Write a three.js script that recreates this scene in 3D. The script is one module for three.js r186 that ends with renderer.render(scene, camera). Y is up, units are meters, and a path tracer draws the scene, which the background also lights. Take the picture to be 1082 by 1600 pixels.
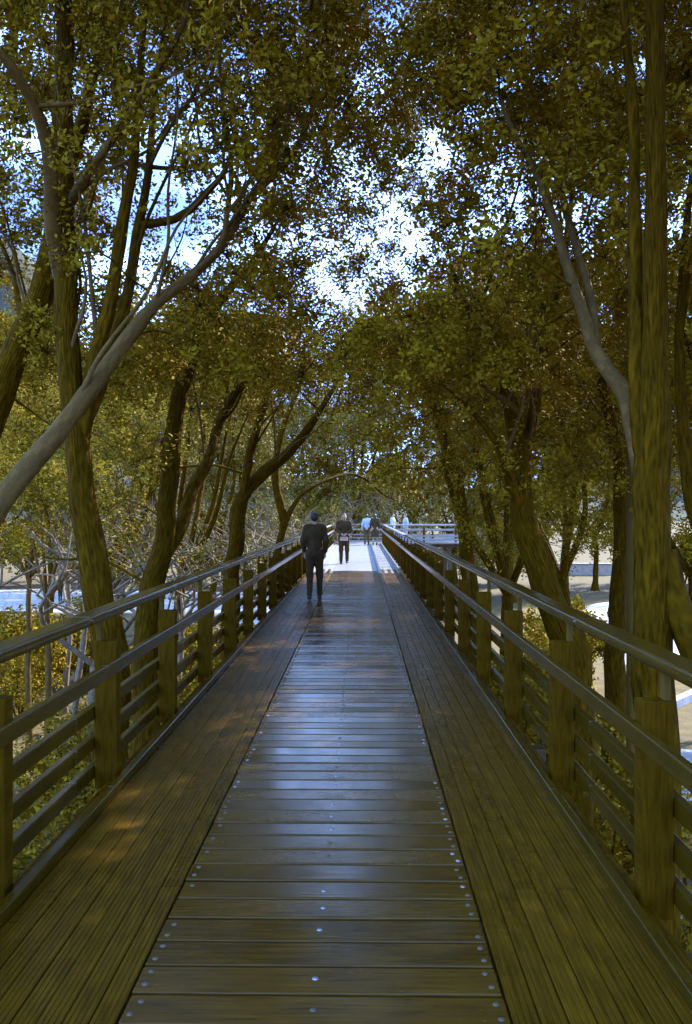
import * as THREE from 'three';
import { mergeGeometries } from 'three/addons/utils/BufferGeometryUtils.js';
import { RoundedBoxGeometry } from 'three/addons/geometries/RoundedBoxGeometry.js';
import { ImprovedNoise } from 'three/addons/math/ImprovedNoise.js';

// ---------------------------------------------------------------- camera, sky, sun, exposure
const scene = new THREE.Scene();
const F = 1420, EYE = 1.65, VX = 564, VY = 803;          // focal length and vanishing point in photo pixels
const camera = new THREE.PerspectiveCamera(2 * Math.atan(800 / F) * 180 / Math.PI, 1082 / 1600, 0.05, 3000);
camera.position.set(0, EYE, 0);
camera.rotation.order = 'YXZ';
camera.rotation.set(3 / F, (VX - 541) / F, 0);
scene.add(camera);

const renderer = new THREE.WebGLRenderer({ antialias: true });
renderer.setSize(692, 1024);
renderer.toneMapping = THREE.LinearToneMapping;
renderer.toneMappingExposure = 4.8;
renderer.shadowMap.enabled = true;
renderer.shadowMap.type = THREE.PCFSoftShadowMap;

const noise = new ImprovedNoise();
const fbm = (x, y, z, o = 4) => { let s = 0, a = 0.5, f = 1; for (let i = 0; i < o; i++) { s += a * noise.noise(x * f, y * f, z * f + i * 7.3); a *= 0.5; f *= 2.03; } return s; };
const sm = (a, b, x) => { const t = Math.min(1, Math.max(0, (x - a) / (b - a))); return t * t * (3 - 2 * t); };
const mixA = (a, b, t) => a.map((v, i) => v + (b[i] - v) * t);

{ // blue air with broken white cloud all round
  const W = 768, H = 384, data = new Float32Array(W * H * 4);
  for (let j = 0; j < H; j++) {
    const el = (j + 0.5) / H * Math.PI - Math.PI / 2, y = Math.sin(el), c = Math.cos(el);
    for (let i = 0; i < W; i++) {
      const az = ((i + 0.5) / W - 0.5) * 2 * Math.PI, x = c * Math.cos(az), z = c * Math.sin(az);
      const h = Math.max(0, y);
      let col = mixA([0.14, 0.24, 0.55], [0.065, 0.145, 0.45], sm(0, 0.75, h));
      const k = 1 / (h + 0.18), n = fbm(x * k * 1.25 + 3.1, z * k * 1.25 - 1.7, 0.5, 5);
      const cl = sm(-0.12, 0.14, n + 0.03);
      col = mixA(col, [0.41, 0.69, 1.40], cl * 0.95);
      const o = (j * W + i) * 4; data[o] = col[0]; data[o + 1] = col[1]; data[o + 2] = col[2]; data[o + 3] = 1;
    }
  }
  const t = new THREE.DataTexture(data, W, H, THREE.RGBAFormat, THREE.FloatType);
  t.mapping = THREE.EquirectangularReflectionMapping; t.magFilter = THREE.LinearFilter; t.needsUpdate = true;
  scene.background = t; scene.environment = t;
}
const sun = new THREE.DirectionalLight(new THREE.Color(1.0, 0.975, 0.93), 3.2);
sun.position.set(0.87 * 60, 60, -0.95 * 60 - 25); sun.target.position.set(0, 0, -25);
sun.castShadow = true; sun.shadow.mapSize.set(4096, 4096); sun.shadow.radius = 1;
Object.assign(sun.shadow.camera, { left: -60, right: 60, top: 60, bottom: -60, near: 1, far: 260 });
scene.add(sun, sun.target);

// ---------------------------------------------------------------- helpers
function rng(seed) { let a = seed >>> 0; return () => { a = (a + 0x6D2B79F5) | 0; let t = Math.imul(a ^ (a >>> 15), 1 | a); t = (t + Math.imul(t ^ (t >>> 7), 61 | t)) ^ t; return ((t ^ (t >>> 14)) >>> 0) / 4294967296; }; }
const V = (x, y, z) => new THREE.Vector3(x, y, z);
const at = (px, py, d) => V((px - VX) / F * d, EYE + (VY - py) / F * d, -d);   // the place seen at that pixel, d metres ahead
const GROUND = -4.75;
const taken = {};
const numbered = (n) => { const k = taken[n] = (taken[n] ?? -1) + 1; return k ? `${n}_${String(k).padStart(3, '0')}` : n; };
function tag(o, label, category, group, kind) {
  if (label) o.userData.label = label;
  if (category) o.userData.category = category;
  if (group) o.userData.group = group;
  if (kind) o.userData.kind = kind;
  return o;
}
function thing(name, pos, label, category, group, kind) {
  const g = new THREE.Group(); g.name = numbered(name); g.position.copy(pos ?? V(0, 0, 0)); scene.add(g);
  return tag(g, label, category, group, kind);
}
function part(parent, name, geo, mat, kind) {
  const m = new THREE.Mesh(geo, mat); m.name = name; m.castShadow = m.receiveShadow = true;
  if (kind) m.userData.kind = kind;
  (parent ?? scene).add(m); return m;
}
const box = (w, h, d, r = 0.006, seg = 1) => new RoundedBoxGeometry(w, h, d, seg, r);
function worldUV(geo, s = 1) {                                   // uv in metres from the faces' own axes
  const p = geo.attributes.position, n = geo.attributes.normal, uv = new Float32Array(p.count * 2);
  for (let i = 0; i < p.count; i++) {
    const ax = Math.abs(n.getX(i)), ay = Math.abs(n.getY(i)), az = Math.abs(n.getZ(i));
    const [u, v] = ay >= ax && ay >= az ? [p.getX(i), p.getZ(i)] : ax >= az ? [p.getY(i), p.getZ(i)] : [p.getX(i), p.getY(i)];
    uv[2 * i] = u * s; uv[2 * i + 1] = v * s;
  }
  geo.setAttribute('uv', new THREE.BufferAttribute(uv, 2)); return geo;
}
function tube(pts, rad, sides = 7, wob = 0, seed = 0) {           // tapered tube through points; rad = radius at each point
  const pos = [], nor = [], uv = [], idx = []; let prev = null, len = 0;
  const T = V(), A = V(), B = V();
  for (let i = 0; i < pts.length; i++) {
    T.subVectors(pts[Math.min(i + 1, pts.length - 1)], pts[Math.max(i - 1, 0)]).normalize();
    if (!prev) { A.set(Math.abs(T.y) > 0.8 ? 1 : 0, Math.abs(T.y) > 0.8 ? 0 : 1, 0); } else A.copy(prev);
    A.addScaledVector(T, -A.dot(T)).normalize(); prev = (prev ?? V()).copy(A); B.crossVectors(T, A);
    if (i) len += pts[i].distanceTo(pts[i - 1]);
    for (let k = 0; k <= sides; k++) {
      const a = k / sides * 2 * Math.PI, c = Math.cos(a), s = Math.sin(a);
      const n = V(A.x * c + B.x * s, A.y * c + B.y * s, A.z * c + B.z * s);
      let r = rad[i]; if (wob) r *= 1 + wob * noise.noise(c * 1.4 + seed, s * 1.4, len * 2.3 + seed);
      pos.push(pts[i].x + n.x * r, pts[i].y + n.y * r, pts[i].z + n.z * r); nor.push(n.x, n.y, n.z); uv.push(k / sides * Math.max(0.06, 6.28 * rad[0]), len);
      if (i && k < sides) { const q = sides + 1, b = i * q + k; idx.push(b - q, b - q + 1, b, b, b - q + 1, b + 1); }
    }
  }
  const g = new THREE.BufferGeometry();
  g.setAttribute('position', new THREE.Float32BufferAttribute(pos, 3)); g.setAttribute('normal', new THREE.Float32BufferAttribute(nor, 3));
  g.setAttribute('uv', new THREE.Float32BufferAttribute(uv, 2)); g.setIndex(idx); return g;
}
function smooth(pts, rad, step = 0.25) {                          // resample a path by a spline
  const c = new THREE.CatmullRomCurve3(pts, false, 'centripetal'), n = Math.max(4, Math.ceil(c.getLength() / step));
  const P = [], R = [];
  const L = [0]; for (let i = 1; i < pts.length; i++) L.push(L[i - 1] + pts[i].distanceTo(pts[i - 1]));
  for (let i = 0; i <= n; i++) {
    const t = i / n; P.push(c.getPointAt(t));
    const s = t * L.at(-1); let k = 0; while (k < L.length - 2 && L[k + 1] < s) k++;
    const f = Math.min(1, (s - L[k]) / Math.max(1e-6, L[k + 1] - L[k])); R.push(rad[k] + (rad[k + 1] - rad[k]) * f);
  }
  return [P, R];
}

// ---------------------------------------------------------------- textures and materials
function tex(W, H, fn, srgb = false) {
  const d = new Uint8Array(W * H * 4);
  for (let j = 0; j < H; j++) for (let i = 0; i < W; i++) { const c = fn(i / W, j / H), o = (j * W + i) * 4; for (let k = 0; k < 3; k++) d[o + k] = Math.max(0, Math.min(255, 255 * (Array.isArray(c) ? c[k] : c))); d[o + 3] = 255; }
  const t = new THREE.DataTexture(d, W, H); t.wrapS = t.wrapT = THREE.RepeatWrapping; t.magFilter = THREE.LinearFilter; t.minFilter = THREE.LinearMipmapLinearFilter;
  t.generateMipmaps = true; if (srgb) t.colorSpace = THREE.SRGBColorSpace; t.needsUpdate = true; return t;
}
const per = (u, v, fx, fy, z, o = 4) => {                          // tiling noise: two blended shifted samples
  const a = fbm(u * fx, v * fy, z, o), b = fbm((u - 1) * fx, v * fy, z, o), c = fbm(u * fx, (v - 1) * fy, z, o), d = fbm((u - 1) * fx, (v - 1) * fy, z, o);
  const su = sm(0.7, 1, u), sv = sm(0.7, 1, v); return (a * (1 - su) + b * su) * (1 - sv) + (c * (1 - su) + d * su) * sv;
};
const rep = (t, x, y) => { const c = t.clone(); c.repeat.set(x, y); c.needsUpdate = true; return c; };
const grainU = tex(512, 512, (u, v) => { const g = per(u, v, 4, 70, 1, 4), p = per(u, v, 5, 9, 2, 3); return 0.62 + 0.55 * g + 0.35 * p; });     // grain along u
const barkT = tex(256, 512, (u, v) => { const g = per(u, v, 16, 7, 3, 4), p = per(u, v, 4, 3, 9, 3); const r = Math.abs(per(u, v, 9, 3, 33, 3)); return 0.42 + 0.6 * g + 0.3 * p + 0.9 * Math.min(0.3, r); });
const barkPale = tex(256, 512, (u, v) => { const p = per(u, v, 5, 6, 5, 4), q = per(u, v, 20, 26, 7, 3); const m = sm(-0.05, 0.12, p); const a = 0.62 + 0.25 * q + 0.2 * m; return [a, a * 0.96, a * 0.9]; });
const pave = tex(320, 320, (u, v) => { const g = per(u, v, 40, 40, 4, 3), p = per(u, v, 5, 5, 6, 4); return 0.74 + 0.3 * g + 0.4 * p; });
const litter = tex(320, 320, (u, v) => { const g = per(u, v, 60, 60, 14, 3), p = per(u, v, 6, 6, 16, 4); const a = 0.6 + 0.7 * g + 0.5 * p; return [a, a * (0.92 + 0.3 * p), a * 0.8]; });
const rub = tex(320, 320, (u, v) => { const g = per(u, v, 30, 30, 24, 4), p = per(u, v, 4, 4, 26, 4); return 0.72 + 0.35 * g + 0.5 * p; });       // patchy gloss of worn varnish
const lin = (r, g, b) => new THREE.Color().setRGB(r, g, b);
const wood = (r, g, b, rough, x, y, rot = false, bump = 0.002, spec = 1, even = false) => {
  const m = rep(grainU, x, y), q = rep(rub, x * 0.6 + 0.1, y * 0.6 + 0.1); if (rot) { m.rotation = Math.PI / 2; }
  return new THREE.MeshPhysicalMaterial({ specularIntensity: spec, color: lin(r, g, b), map: m, roughness: rough, roughnessMap: even ? null : q, bumpMap: m, bumpScale: bump });
};
const M = {};
M.plank = [0, 1, 2, 3].map((i) => wood(0.096 + 0.010 * i, 0.048 + 0.005 * i, 0.002 + 0.0005 * i, 0.22 + 0.04 * i, 0.7 + 0.13 * i, 0.9 + 0.2 * i, false, 0.0006));
M.plank.forEach((m) => { m.ior = 1.55; m.specularIntensity = 0.42; });
M.sunlitPale = [0, 1, 2].map((i) => wood(0.36 + 0.03 * i, 0.35 + 0.03 * i, 0.33 + 0.03 * i, 0.55, 0.8 + 0.2 * i, 1.1, false, 0.001));  // same timber made paler: sunlight on the far stretch put into its colour
M.side = [0, 1, 2].map((i) => wood(0.122 + 0.008 * i, 0.061 + 0.004 * i, 0.002, 0.45 + 0.05 * i, 0.8 + 0.2 * i, 0.7, true, 0.001, 0.16));
M.rail = [0, 1].map((i) => wood(0.080 + 0.010 * i, 0.046 + 0.005 * i, 0.002, 0.19 + 0.04 * i, 0.9, 1.3, true, 0.0003, 1, true));
M.post = [0, 1].map((i) => wood(0.118 + 0.012 * i, 0.059 + 0.006 * i, 0.002, 0.85, 1.4, 0.9, true, 0.003, 0.05));
M.beam = wood(0.09, 0.05, 0.01, 0.7, 0.7, 0.7, true, 0.002);
M.boltOld = new THREE.MeshStandardMaterial({ color: lin(0.16, 0.13, 0.09), metalness: 0.8, roughness: 0.6 });
M.bolt = new THREE.MeshStandardMaterial({ color: lin(0.40, 0.41, 0.43), metalness: 1, roughness: 0.42 });
M.bracket = new THREE.MeshPhysicalMaterial({ color: lin(0.10, 0.062, 0.008), roughness: 0.7, specularIntensity: 0.3 });
const bark = (r, g, b, t = barkT, rough = 0.75, bump = 0.03) => new THREE.MeshPhysicalMaterial({ specularIntensity: 0.06, color: lin(r, g, b), map: t, bumpMap: t, bumpScale: bump, roughness: rough });
M.bark = [bark(0.145, 0.076, 0.002), bark(0.158, 0.083, 0.002), bark(0.135, 0.072, 0.002)];
M.barkGrey = bark(0.17, 0.108, 0.035, barkPale, 0.6, 0.008);
M.barkPale = bark(0.30, 0.24, 0.165, barkPale, 0.6, 0.005);
M.twig = bark(0.17, 0.11, 0.006, barkT, 0.8, 0.002);
M.leaf = new THREE.MeshPhysicalMaterial({ color: 0xffffff, roughness: 0.86, specularIntensity: 0.2, side: THREE.DoubleSide });
M.leafThin = new THREE.MeshPhysicalMaterial({ color: 0xffffff, roughness: 0.9, specularIntensity: 0.2, transmission: 0.35, thickness: 0, side: THREE.DoubleSide });
M.litter = new THREE.MeshStandardMaterial({ color: lin(0.15, 0.105, 0.010), map: rep(litter, 0.35, 0.35), bumpMap: rep(litter, 0.35, 0.35), bumpScale: 0.03, roughness: 0.95 });
M.pave = new THREE.MeshStandardMaterial({ color: lin(0.50, 0.48, 0.45), map: rep(pave, 0.12, 0.12), roughness: 0.85 });
M.stone = new THREE.MeshStandardMaterial({ color: lin(0.60, 0.58, 0.55), map: rep(pave, 0.4, 0.4), bumpMap: rep(pave, 0.4, 0.4), bumpScale: 0.01, roughness: 0.85 });
M.hill = new THREE.MeshStandardMaterial({ color: lin(0.10, 0.10, 0.07), map: rep(litter, 0.01, 0.01), roughness: 1 });

// ---------------------------------------------------------------- ground, paths, hills
const sheet = (pts, y) => { // flat polygon, uv in metres
  const s = new THREE.Shape(pts.map(([x, z]) => new THREE.Vector2(x, -z))), g = new THREE.ShapeGeometry(s); g.rotateX(-Math.PI / 2); g.translate(0, y, 0);
  const p = g.attributes.position, uv = new Float32Array(p.count * 2); for (let i = 0; i < p.count; i++) { uv[2 * i] = p.getX(i); uv[2 * i + 1] = p.getZ(i); }
  g.setAttribute('uv', new THREE.BufferAttribute(uv, 2)); return g;
};
tag(part(null, 'ground', sheet([[-900, 300], [900, 300], [900, -1500], [-900, -1500]], GROUND), M.litter), 'brown leaf littered soil far below the boardwalk', 'ground', null, 'structure');
const wavy = (pts, seed) => { const o = []; pts.forEach((p, i) => { const q = pts[(i + 1) % pts.length]; for (let k = 0; k < 8; k++) { const t = k / 8, x = p[0] + (q[0] - p[0]) * t, z = p[1] + (q[1] - p[1]) * t; o.push([x + 0.9 * noise.noise(x * 0.3, z * 0.3, seed), z + 0.9 * noise.noise(x * 0.3, z * 0.3, seed + 9)]); } }); return o; };
tag(part(null, 'plaza_path', sheet(wavy([[10.5, -40], [14, -36], [34, -38], [60, -46], [60, -68], [24, -74], [13, -60]], 1), GROUND + 0.006), M.pave), 'pale sunlit paved plaza below the right railing', 'path', null, 'structure');
tag(part(null, 'footpath', sheet(wavy([[4.4, -19.5], [6.8, -18.6], [12, -22], [16, -27], [14, -29], [9.5, -25], [5, -22.6]], 5), GROUND + 0.006), M.pave), 'short pale footpath seen between the lower rails on the right', 'path', null, 'structure');
tag(part(null, 'lower_path', sheet(wavy([[-5.2, -30], [-7, -44], [-12, -58], [-40, -62], [-40, -78], [-6, -74], [-3.4, -50], [-4.2, -31]], 2), GROUND + 0.006), M.pave), 'pale paved path below the left railing', 'path', null, 'structure');
{ // hills far off to the left and ahead
  const g = new THREE.PlaneGeometry(1700, 300, 160, 30); g.rotateX(-Math.PI / 2); const p = g.attributes.position;
  for (let i = 0; i < p.count; i++) {
    const x = p.getX(i), z = p.getZ(i), r = 1 - Math.abs(z) / 150;
    const crest = 225 * Math.exp(-(((x + 345) / 120) ** 2)) + 34 + 60 * Math.exp(-(((x - 420) / 200) ** 2)) + 40 * fbm(x * 0.006, 2, 0.3, 4);
    p.setY(i, Math.max(-1, crest * sm(0, 1, r) + 14 * fbm(x * 0.02, z * 0.02, 3, 4)));
  }
  g.computeVertexNormals(); worldUV(g); const h = part(null, 'hills', g, M.hill); h.position.set(0, GROUND - 2, -850);
  tag(h, 'hazy wooded hills far beyond the trees', 'hills', null, 'structure');
}

// ---------------------------------------------------------------- the boardwalk
const RL = -1.587, RR = 1.25, SL = -0.795, SR = 0.49, PITCH = 0.1935, Z0 = 1.62, ZE = -50.9;
const walk = thing('boardwalk', V(0, 0, 0), 'dark glossy timber boardwalk running straight ahead between two railings', 'boardwalk', null, 'structure');
{
  const R = rng(11), W = SR - SL, cx = (SL + SR) / 2;
  const plankGeos = [0, 1, 2, 3, 4].map((k) => {                 // slightly cupped, eased edges
    const g = new RoundedBoxGeometry(W - 0.008, 0.045, 0.177, 2, 0.008), p = g.attributes.position;
    for (let i = 0; i < p.count; i++) { const z = p.getZ(i) / 0.09; if (p.getY(i) > 0) p.setY(i, p.getY(i) + (0.0022 - 0.0004 * k) * (z * z - 0.4)); }
    g.computeVertexNormals(); worldUV(g);
    const uv = g.attributes.uv; for (let i = 0; i < uv.count; i++) uv.setXY(i, uv.getX(i) + k * 0.37, uv.getY(i) + k * 0.231);
    return g;
  });
  const bolt = new THREE.LatheGeometry([[0, 0.0045], [0.006, 0.0042], [0.0105, 0.0026], [0.0115, 0], [0.0115, -0.004]].map(([x, y]) => new THREE.Vector2(x, y)), 12);
  const farBolts = []; let zc = Z0, n = 0;
  while (zc > ZE + 0.1) {
    const p = part(walk, n ? `plank_${String(n).padStart(3, '0')}` : 'plank', plankGeos[(R() * 5) | 0], zc < -26.4 ? M.sunlitPale[(R() * 3) | 0] : M.plank[(R() * 4) | 0]);  // far planks take the paler copy, painting the sunlit patch
    p.position.set(cx + (R() - 0.5) * 0.006, -0.0225 + (R() - 0.5) * 0.003, zc + (R() - 0.5) * 0.004);
    p.rotation.set((R() - 0.5) * 0.04, (R() - 0.5) * 0.003, (R() - 0.5) * 0.004);
    const spots = [[-0.16 - cx + 0.0, (R() - 0.5) * 0.02], [SL - cx + 0.035, 0.045], [SL - cx + 0.045, -0.045], [SR - cx - 0.03, 0.045], [SR - cx - 0.04, -0.045]];
    for (const [bx, bz] of spots) {
      if (R() < 0.14) continue;
      const x = bx + (R() - 0.5) * 0.012, z = bz + (R() - 0.5) * 0.012;
      if (zc < -2.4 && zc > -7.5) { const b = part(p, 'bolt', bolt, R() < (bx > -0.05 && bx < 0.05 ? 0.3 : 0.75) ? M.boltOld : M.bolt); b.position.set(x, 0.0232, z); b.rotation.set((R() - 0.5) * 0.1, 0, (R() - 0.5) * 0.1); }
      else if (zc > -13) { const g = bolt.clone(); g.translate(p.position.x + x, 0.0018, zc + z); farBolts.push(g); }
    }
    zc -= PITCH; n++;
  }
  part(walk, 'bolt_heads', mergeGeometries(farBolts), M.boltOld, 'stuff');
  const grooved = (bw, bh, L, n) => {                            // board whose top is run with small lengthwise ridges
    const sh = new THREE.Shape(), p = bw / n; sh.moveTo(-bw / 2, -bh / 2); sh.lineTo(-bw / 2, bh / 2 - 0.004);
    for (let k = 0; k < n; k++) { const x = -bw / 2 + p * k; sh.lineTo(x + p * 0.18, bh / 2); sh.lineTo(x + p * 0.78, bh / 2); sh.lineTo(x + p * 0.92, bh / 2 - 0.0035); if (k < n - 1) sh.lineTo(x + p, bh / 2 - 0.0035); }
    sh.lineTo(bw / 2, bh / 2 - 0.004); sh.lineTo(bw / 2, -bh / 2); sh.closePath();
    const g = new THREE.ExtrudeGeometry(sh, { depth: L, bevelEnabled: false, steps: 1 }); g.translate(0, 0, -L / 2); return g;
  };
  // narrow boards laid lengthwise on both sides
  const strip = (x0, x1, count, nm) => {
    const w = (x1 - x0) / count, L = 3.56, geos = [0, 1, 2].map((k) => { const g = worldUV(grooved(w - 0.0045, 0.04, L - 0.004, Math.round(w / 0.024))); const uv = g.attributes.uv; for (let i = 0; i < uv.count; i++) uv.setXY(i, uv.getX(i) + k * 0.29, uv.getY(i) + k * 0.7); return g; });
    for (let k = 0; k < count; k++) for (let j = 0; j < 15; j++) {
      const b = part(walk, nm, geos[(R() * 3) | 0], j > 7 ? M.sunlitPale[(R() * 3) | 0] : M.side[(R() * 3) | 0]);  // far side boards painted paler as if sunlit
      b.position.set(x0 + w * (k + 0.5), -0.021 + (R() - 0.5) * 0.004, Z0 - L * (j + 0.5) + (k % 2 ? 0 : 1.78) - 0.3); b.rotation.z = (R() - 0.5) * 0.02;
    }
  };
  strip(RL + 0.02, SL - 0.004, 9, 'side_board'); strip(SR + 0.004, RR - 0.02, 8, 'side_board');
  // joists, cross beams and columns below
  for (const x of [SL + 0.06, cx, SR - 0.06, RL + 0.1, RR - 0.1]) { const b = part(walk, 'joist', worldUV(box(0.08, 0.2, 52)), M.beam); b.position.set(x, -0.15, -24.6); }
  for (let k = -1; k < 15; k++) {
    const z = -0.34 - 3.56 * k; const b = part(walk, 'cross_beam', worldUV(box(3.3, 0.22, 0.16)), M.beam); b.position.set(cx, -0.365, z);
    if (k % 2) for (const x of [RL + 0.25, RR - 0.25]) { const c = part(walk, 'column', worldUV(box(0.22, -GROUND - 0.47, 0.22, 0.012)), M.beam); c.position.set(x, (GROUND - 0.475) / 2, z); }
  }
  // the crossing walk at the far end
  const zs = ZE, lanes = 16, w = 3.5 / lanes;
  for (let k = 0; k < lanes; k++) { const b = part(walk, 'cross_board', worldUV(box(7.6, 0.045, w - 0.012)), M.sunlitPale[k % 3]); b.position.set(2.1, -0.0225, zs - w * (k + 0.5)); }  // crossing boards in the paler, sun-painted timber
  for (const z of [zs - 0.4, zs - 3.0]) { const b = part(walk, 'joist', worldUV(box(7.6, 0.2, 0.1)), M.beam); b.position.set(2.1, -0.146, z); }
  for (const x of [5]) for (const z of [zs - 0.4, zs - 3.0]) { const c = part(walk, 'column', worldUV(box(0.22, -GROUND - 0.25, 0.22, 0.012)), M.beam); c.position.set(x, (GROUND - 0.25) / 2, z); }
}
// ---------------------------------------------------------------- railings
function railing(label, x, out, z0, z1, turn = null) {            // runs along z from z0 down to z1; out = +1 / -1 outward side
  const R = rng(Math.round(x * 100) + 77), r = thing('railing', V(x, 0, 0), label, 'railing', 'timber railings of the boardwalk');
  if (turn) { r.position.copy(turn.pos); r.rotation.y = turn.a; }
  const B = 1.78, first = -0.34 + B, geoPost = worldUV(new RoundedBoxGeometry(0.14, 0.92, 0.1, 2, 0.008));
  const nP = Math.floor((first - z1) / B);
  for (let k = 0; k <= nP; k++) {
    const z = first - B * k; if (z > z0) continue;
    const p = part(r, 'post', geoPost, M.post[(R() * 2) | 0]); p.position.set(0, 0.40, z); p.rotation.y = (R() - 0.5) * 0.03;
    const b = part(r, 'bracket', box(0.03, 0.17, 0.06, 0.004), M.bracket); b.position.set(out * 0.05, 0.905, z);
  }
  const prof = (w, h, rad, L) => worldUV(new RoundedBoxGeometry(w, h, L, 4, rad));
  const segs = []; for (let z = first + 0.4; z > z1; z -= 2 * B) segs.push([z, Math.max(z - 2 * B, z1)]);
  for (const [a, b] of segs) {
    const L = a - b, mz = (a + b) / 2, put = (nm, g, px, py, mat) => { const m = part(r, nm, g, turn || mz < -27 ? M.sunlitPale[(R() * 3) | 0] : mat); m.position.set(px, py + (R() - 0.5) * 0.004, mz); m.rotation.z = (R() - 0.5) * 0.03; };  // far and crossing rails get the paler colour in place of strong sun
    put('handrail', prof(0.145, 0.062, 0.029, L - 0.008), out * 0.055, 1.02, M.rail[(R() * 2) | 0]);
    put('middle_rail', prof(0.045, 0.08, 0.010, L - 0.006), -out * 0.0935, 0.726, M.rail[(R() * 2) | 0]);
    for (const h of [0.45, 0.26, 0.08]) put('lower_rail', prof(0.05, 0.085, 0.010, L - 0.006), out * 0.096, h - 0.04, M.rail[(R() * 2) | 0]);
    put('toe_board', prof(0.05, 0.055, 0.008, L - 0.006), -out * 0.135, 0.035, M.rail[(R() * 2) | 0]);
  }
  return r;
}
railing('dark timber railing along the left side of the boardwalk', RL, -1, 3, -54.2);
railing('dark timber railing along the right side of the boardwalk', RR, 1, 3, -50.6);
railing('near railing of the crossing walk at the far end', 0, 1, 3, -2.6, { pos: V(3.2, 0, -50.95), a: -Math.PI / 2 });
railing('back railing of the crossing walk at the far end', 0, -1, 3, -5.4, { pos: V(0.4, 0, -54.45), a: -Math.PI / 2 });

// ---------------------------------------------------------------- trees
function leafCluster(seed, n, size, span, droop = 0.25) {          // a sprig of n pointed leaves on a short twig
  const R = rng(seed), pos = [], nor = [], idx = [];
  for (let k = 0; k < n; k++) {
    const t = (k + 0.4) / n, az = k * 2.4 + R() * 0.9, el = 0.9 - 1.0 * t + (R() - 0.5) * 0.8, s = size * (0.7 + 0.6 * R());
    const base = V((R() - 0.5) * span * 0.25, span * (t - 0.5), (R() - 0.5) * span * 0.25);
    const dir = V(Math.cos(az) * Math.cos(el), Math.sin(el) - droop, Math.sin(az) * Math.cos(el)).normalize();
    const side = V(R() - 0.5, R() - 0.5, R() - 0.5).cross(dir).normalize(), up = V().crossVectors(dir, side).normalize();
    const P = (a, b, c) => base.clone().addScaledVector(dir, a * s + 0.25 * size).addScaledVector(side, b * s).addScaledVector(up, c * s);
    const q = [P(0, 0, 0), P(0.33, 0.24, 0.07), P(0.33, -0.24, 0.07), P(0.66, 0.19, 0.03), P(0.66, -0.19, 0.03), P(1, 0, -0.12)], o = pos.length / 3;
    for (const v of q) { pos.push(v.x, v.y, v.z); nor.push(up.x, up.y, up.z); }
    idx.push(o, o + 2, o + 1, o + 1, o + 2, o + 3, o + 3, o + 2, o + 4, o + 3, o + 4, o + 5);
  }
  const g = new THREE.BufferGeometry(); g.setAttribute('position', new THREE.Float32BufferAttribute(pos, 3)); g.setAttribute('normal', new THREE.Float32BufferAttribute(nor, 3)); g.setIndex(idx); return g;
}
const SPRIG = [1, 2, 3].map((s) => leafCluster(s, 13, 0.060, 0.27));
const SPRIG_MID = [4, 5].map((s) => leafCluster(s, 13, 0.085, 0.40));
const SPRIG_FAR = [6, 7].map((s) => leafCluster(s, 16, 0.15, 0.75));
const SPRIG_VFAR = [8, 9].map((s) => leafCluster(s, 20, 0.30, 1.4));
const tones = {
  olive: (R) => { const k = 0.85 + 0.3 * R(), w = R(); return w < 0.04 ? [0.30 * k, 0.225 * k, 0.015 * k] : [0.225 * k, (0.136 + 0.024 * R()) * k, 0.004 * k]; },
  yellow: (R) => { const k = 0.75 + 0.5 * R(); return [0.235 * k, 0.185 * k, 0.012 * k]; },
  pale: (R) => { const k = 0.7 + 0.6 * R(), w = R(); return w < 0.25 ? [0.25 * k, 0.205 * k, 0.075 * k] : [0.19 * k, 0.135 * k, 0.014 * k]; },
};
const nearTrees = [];
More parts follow.
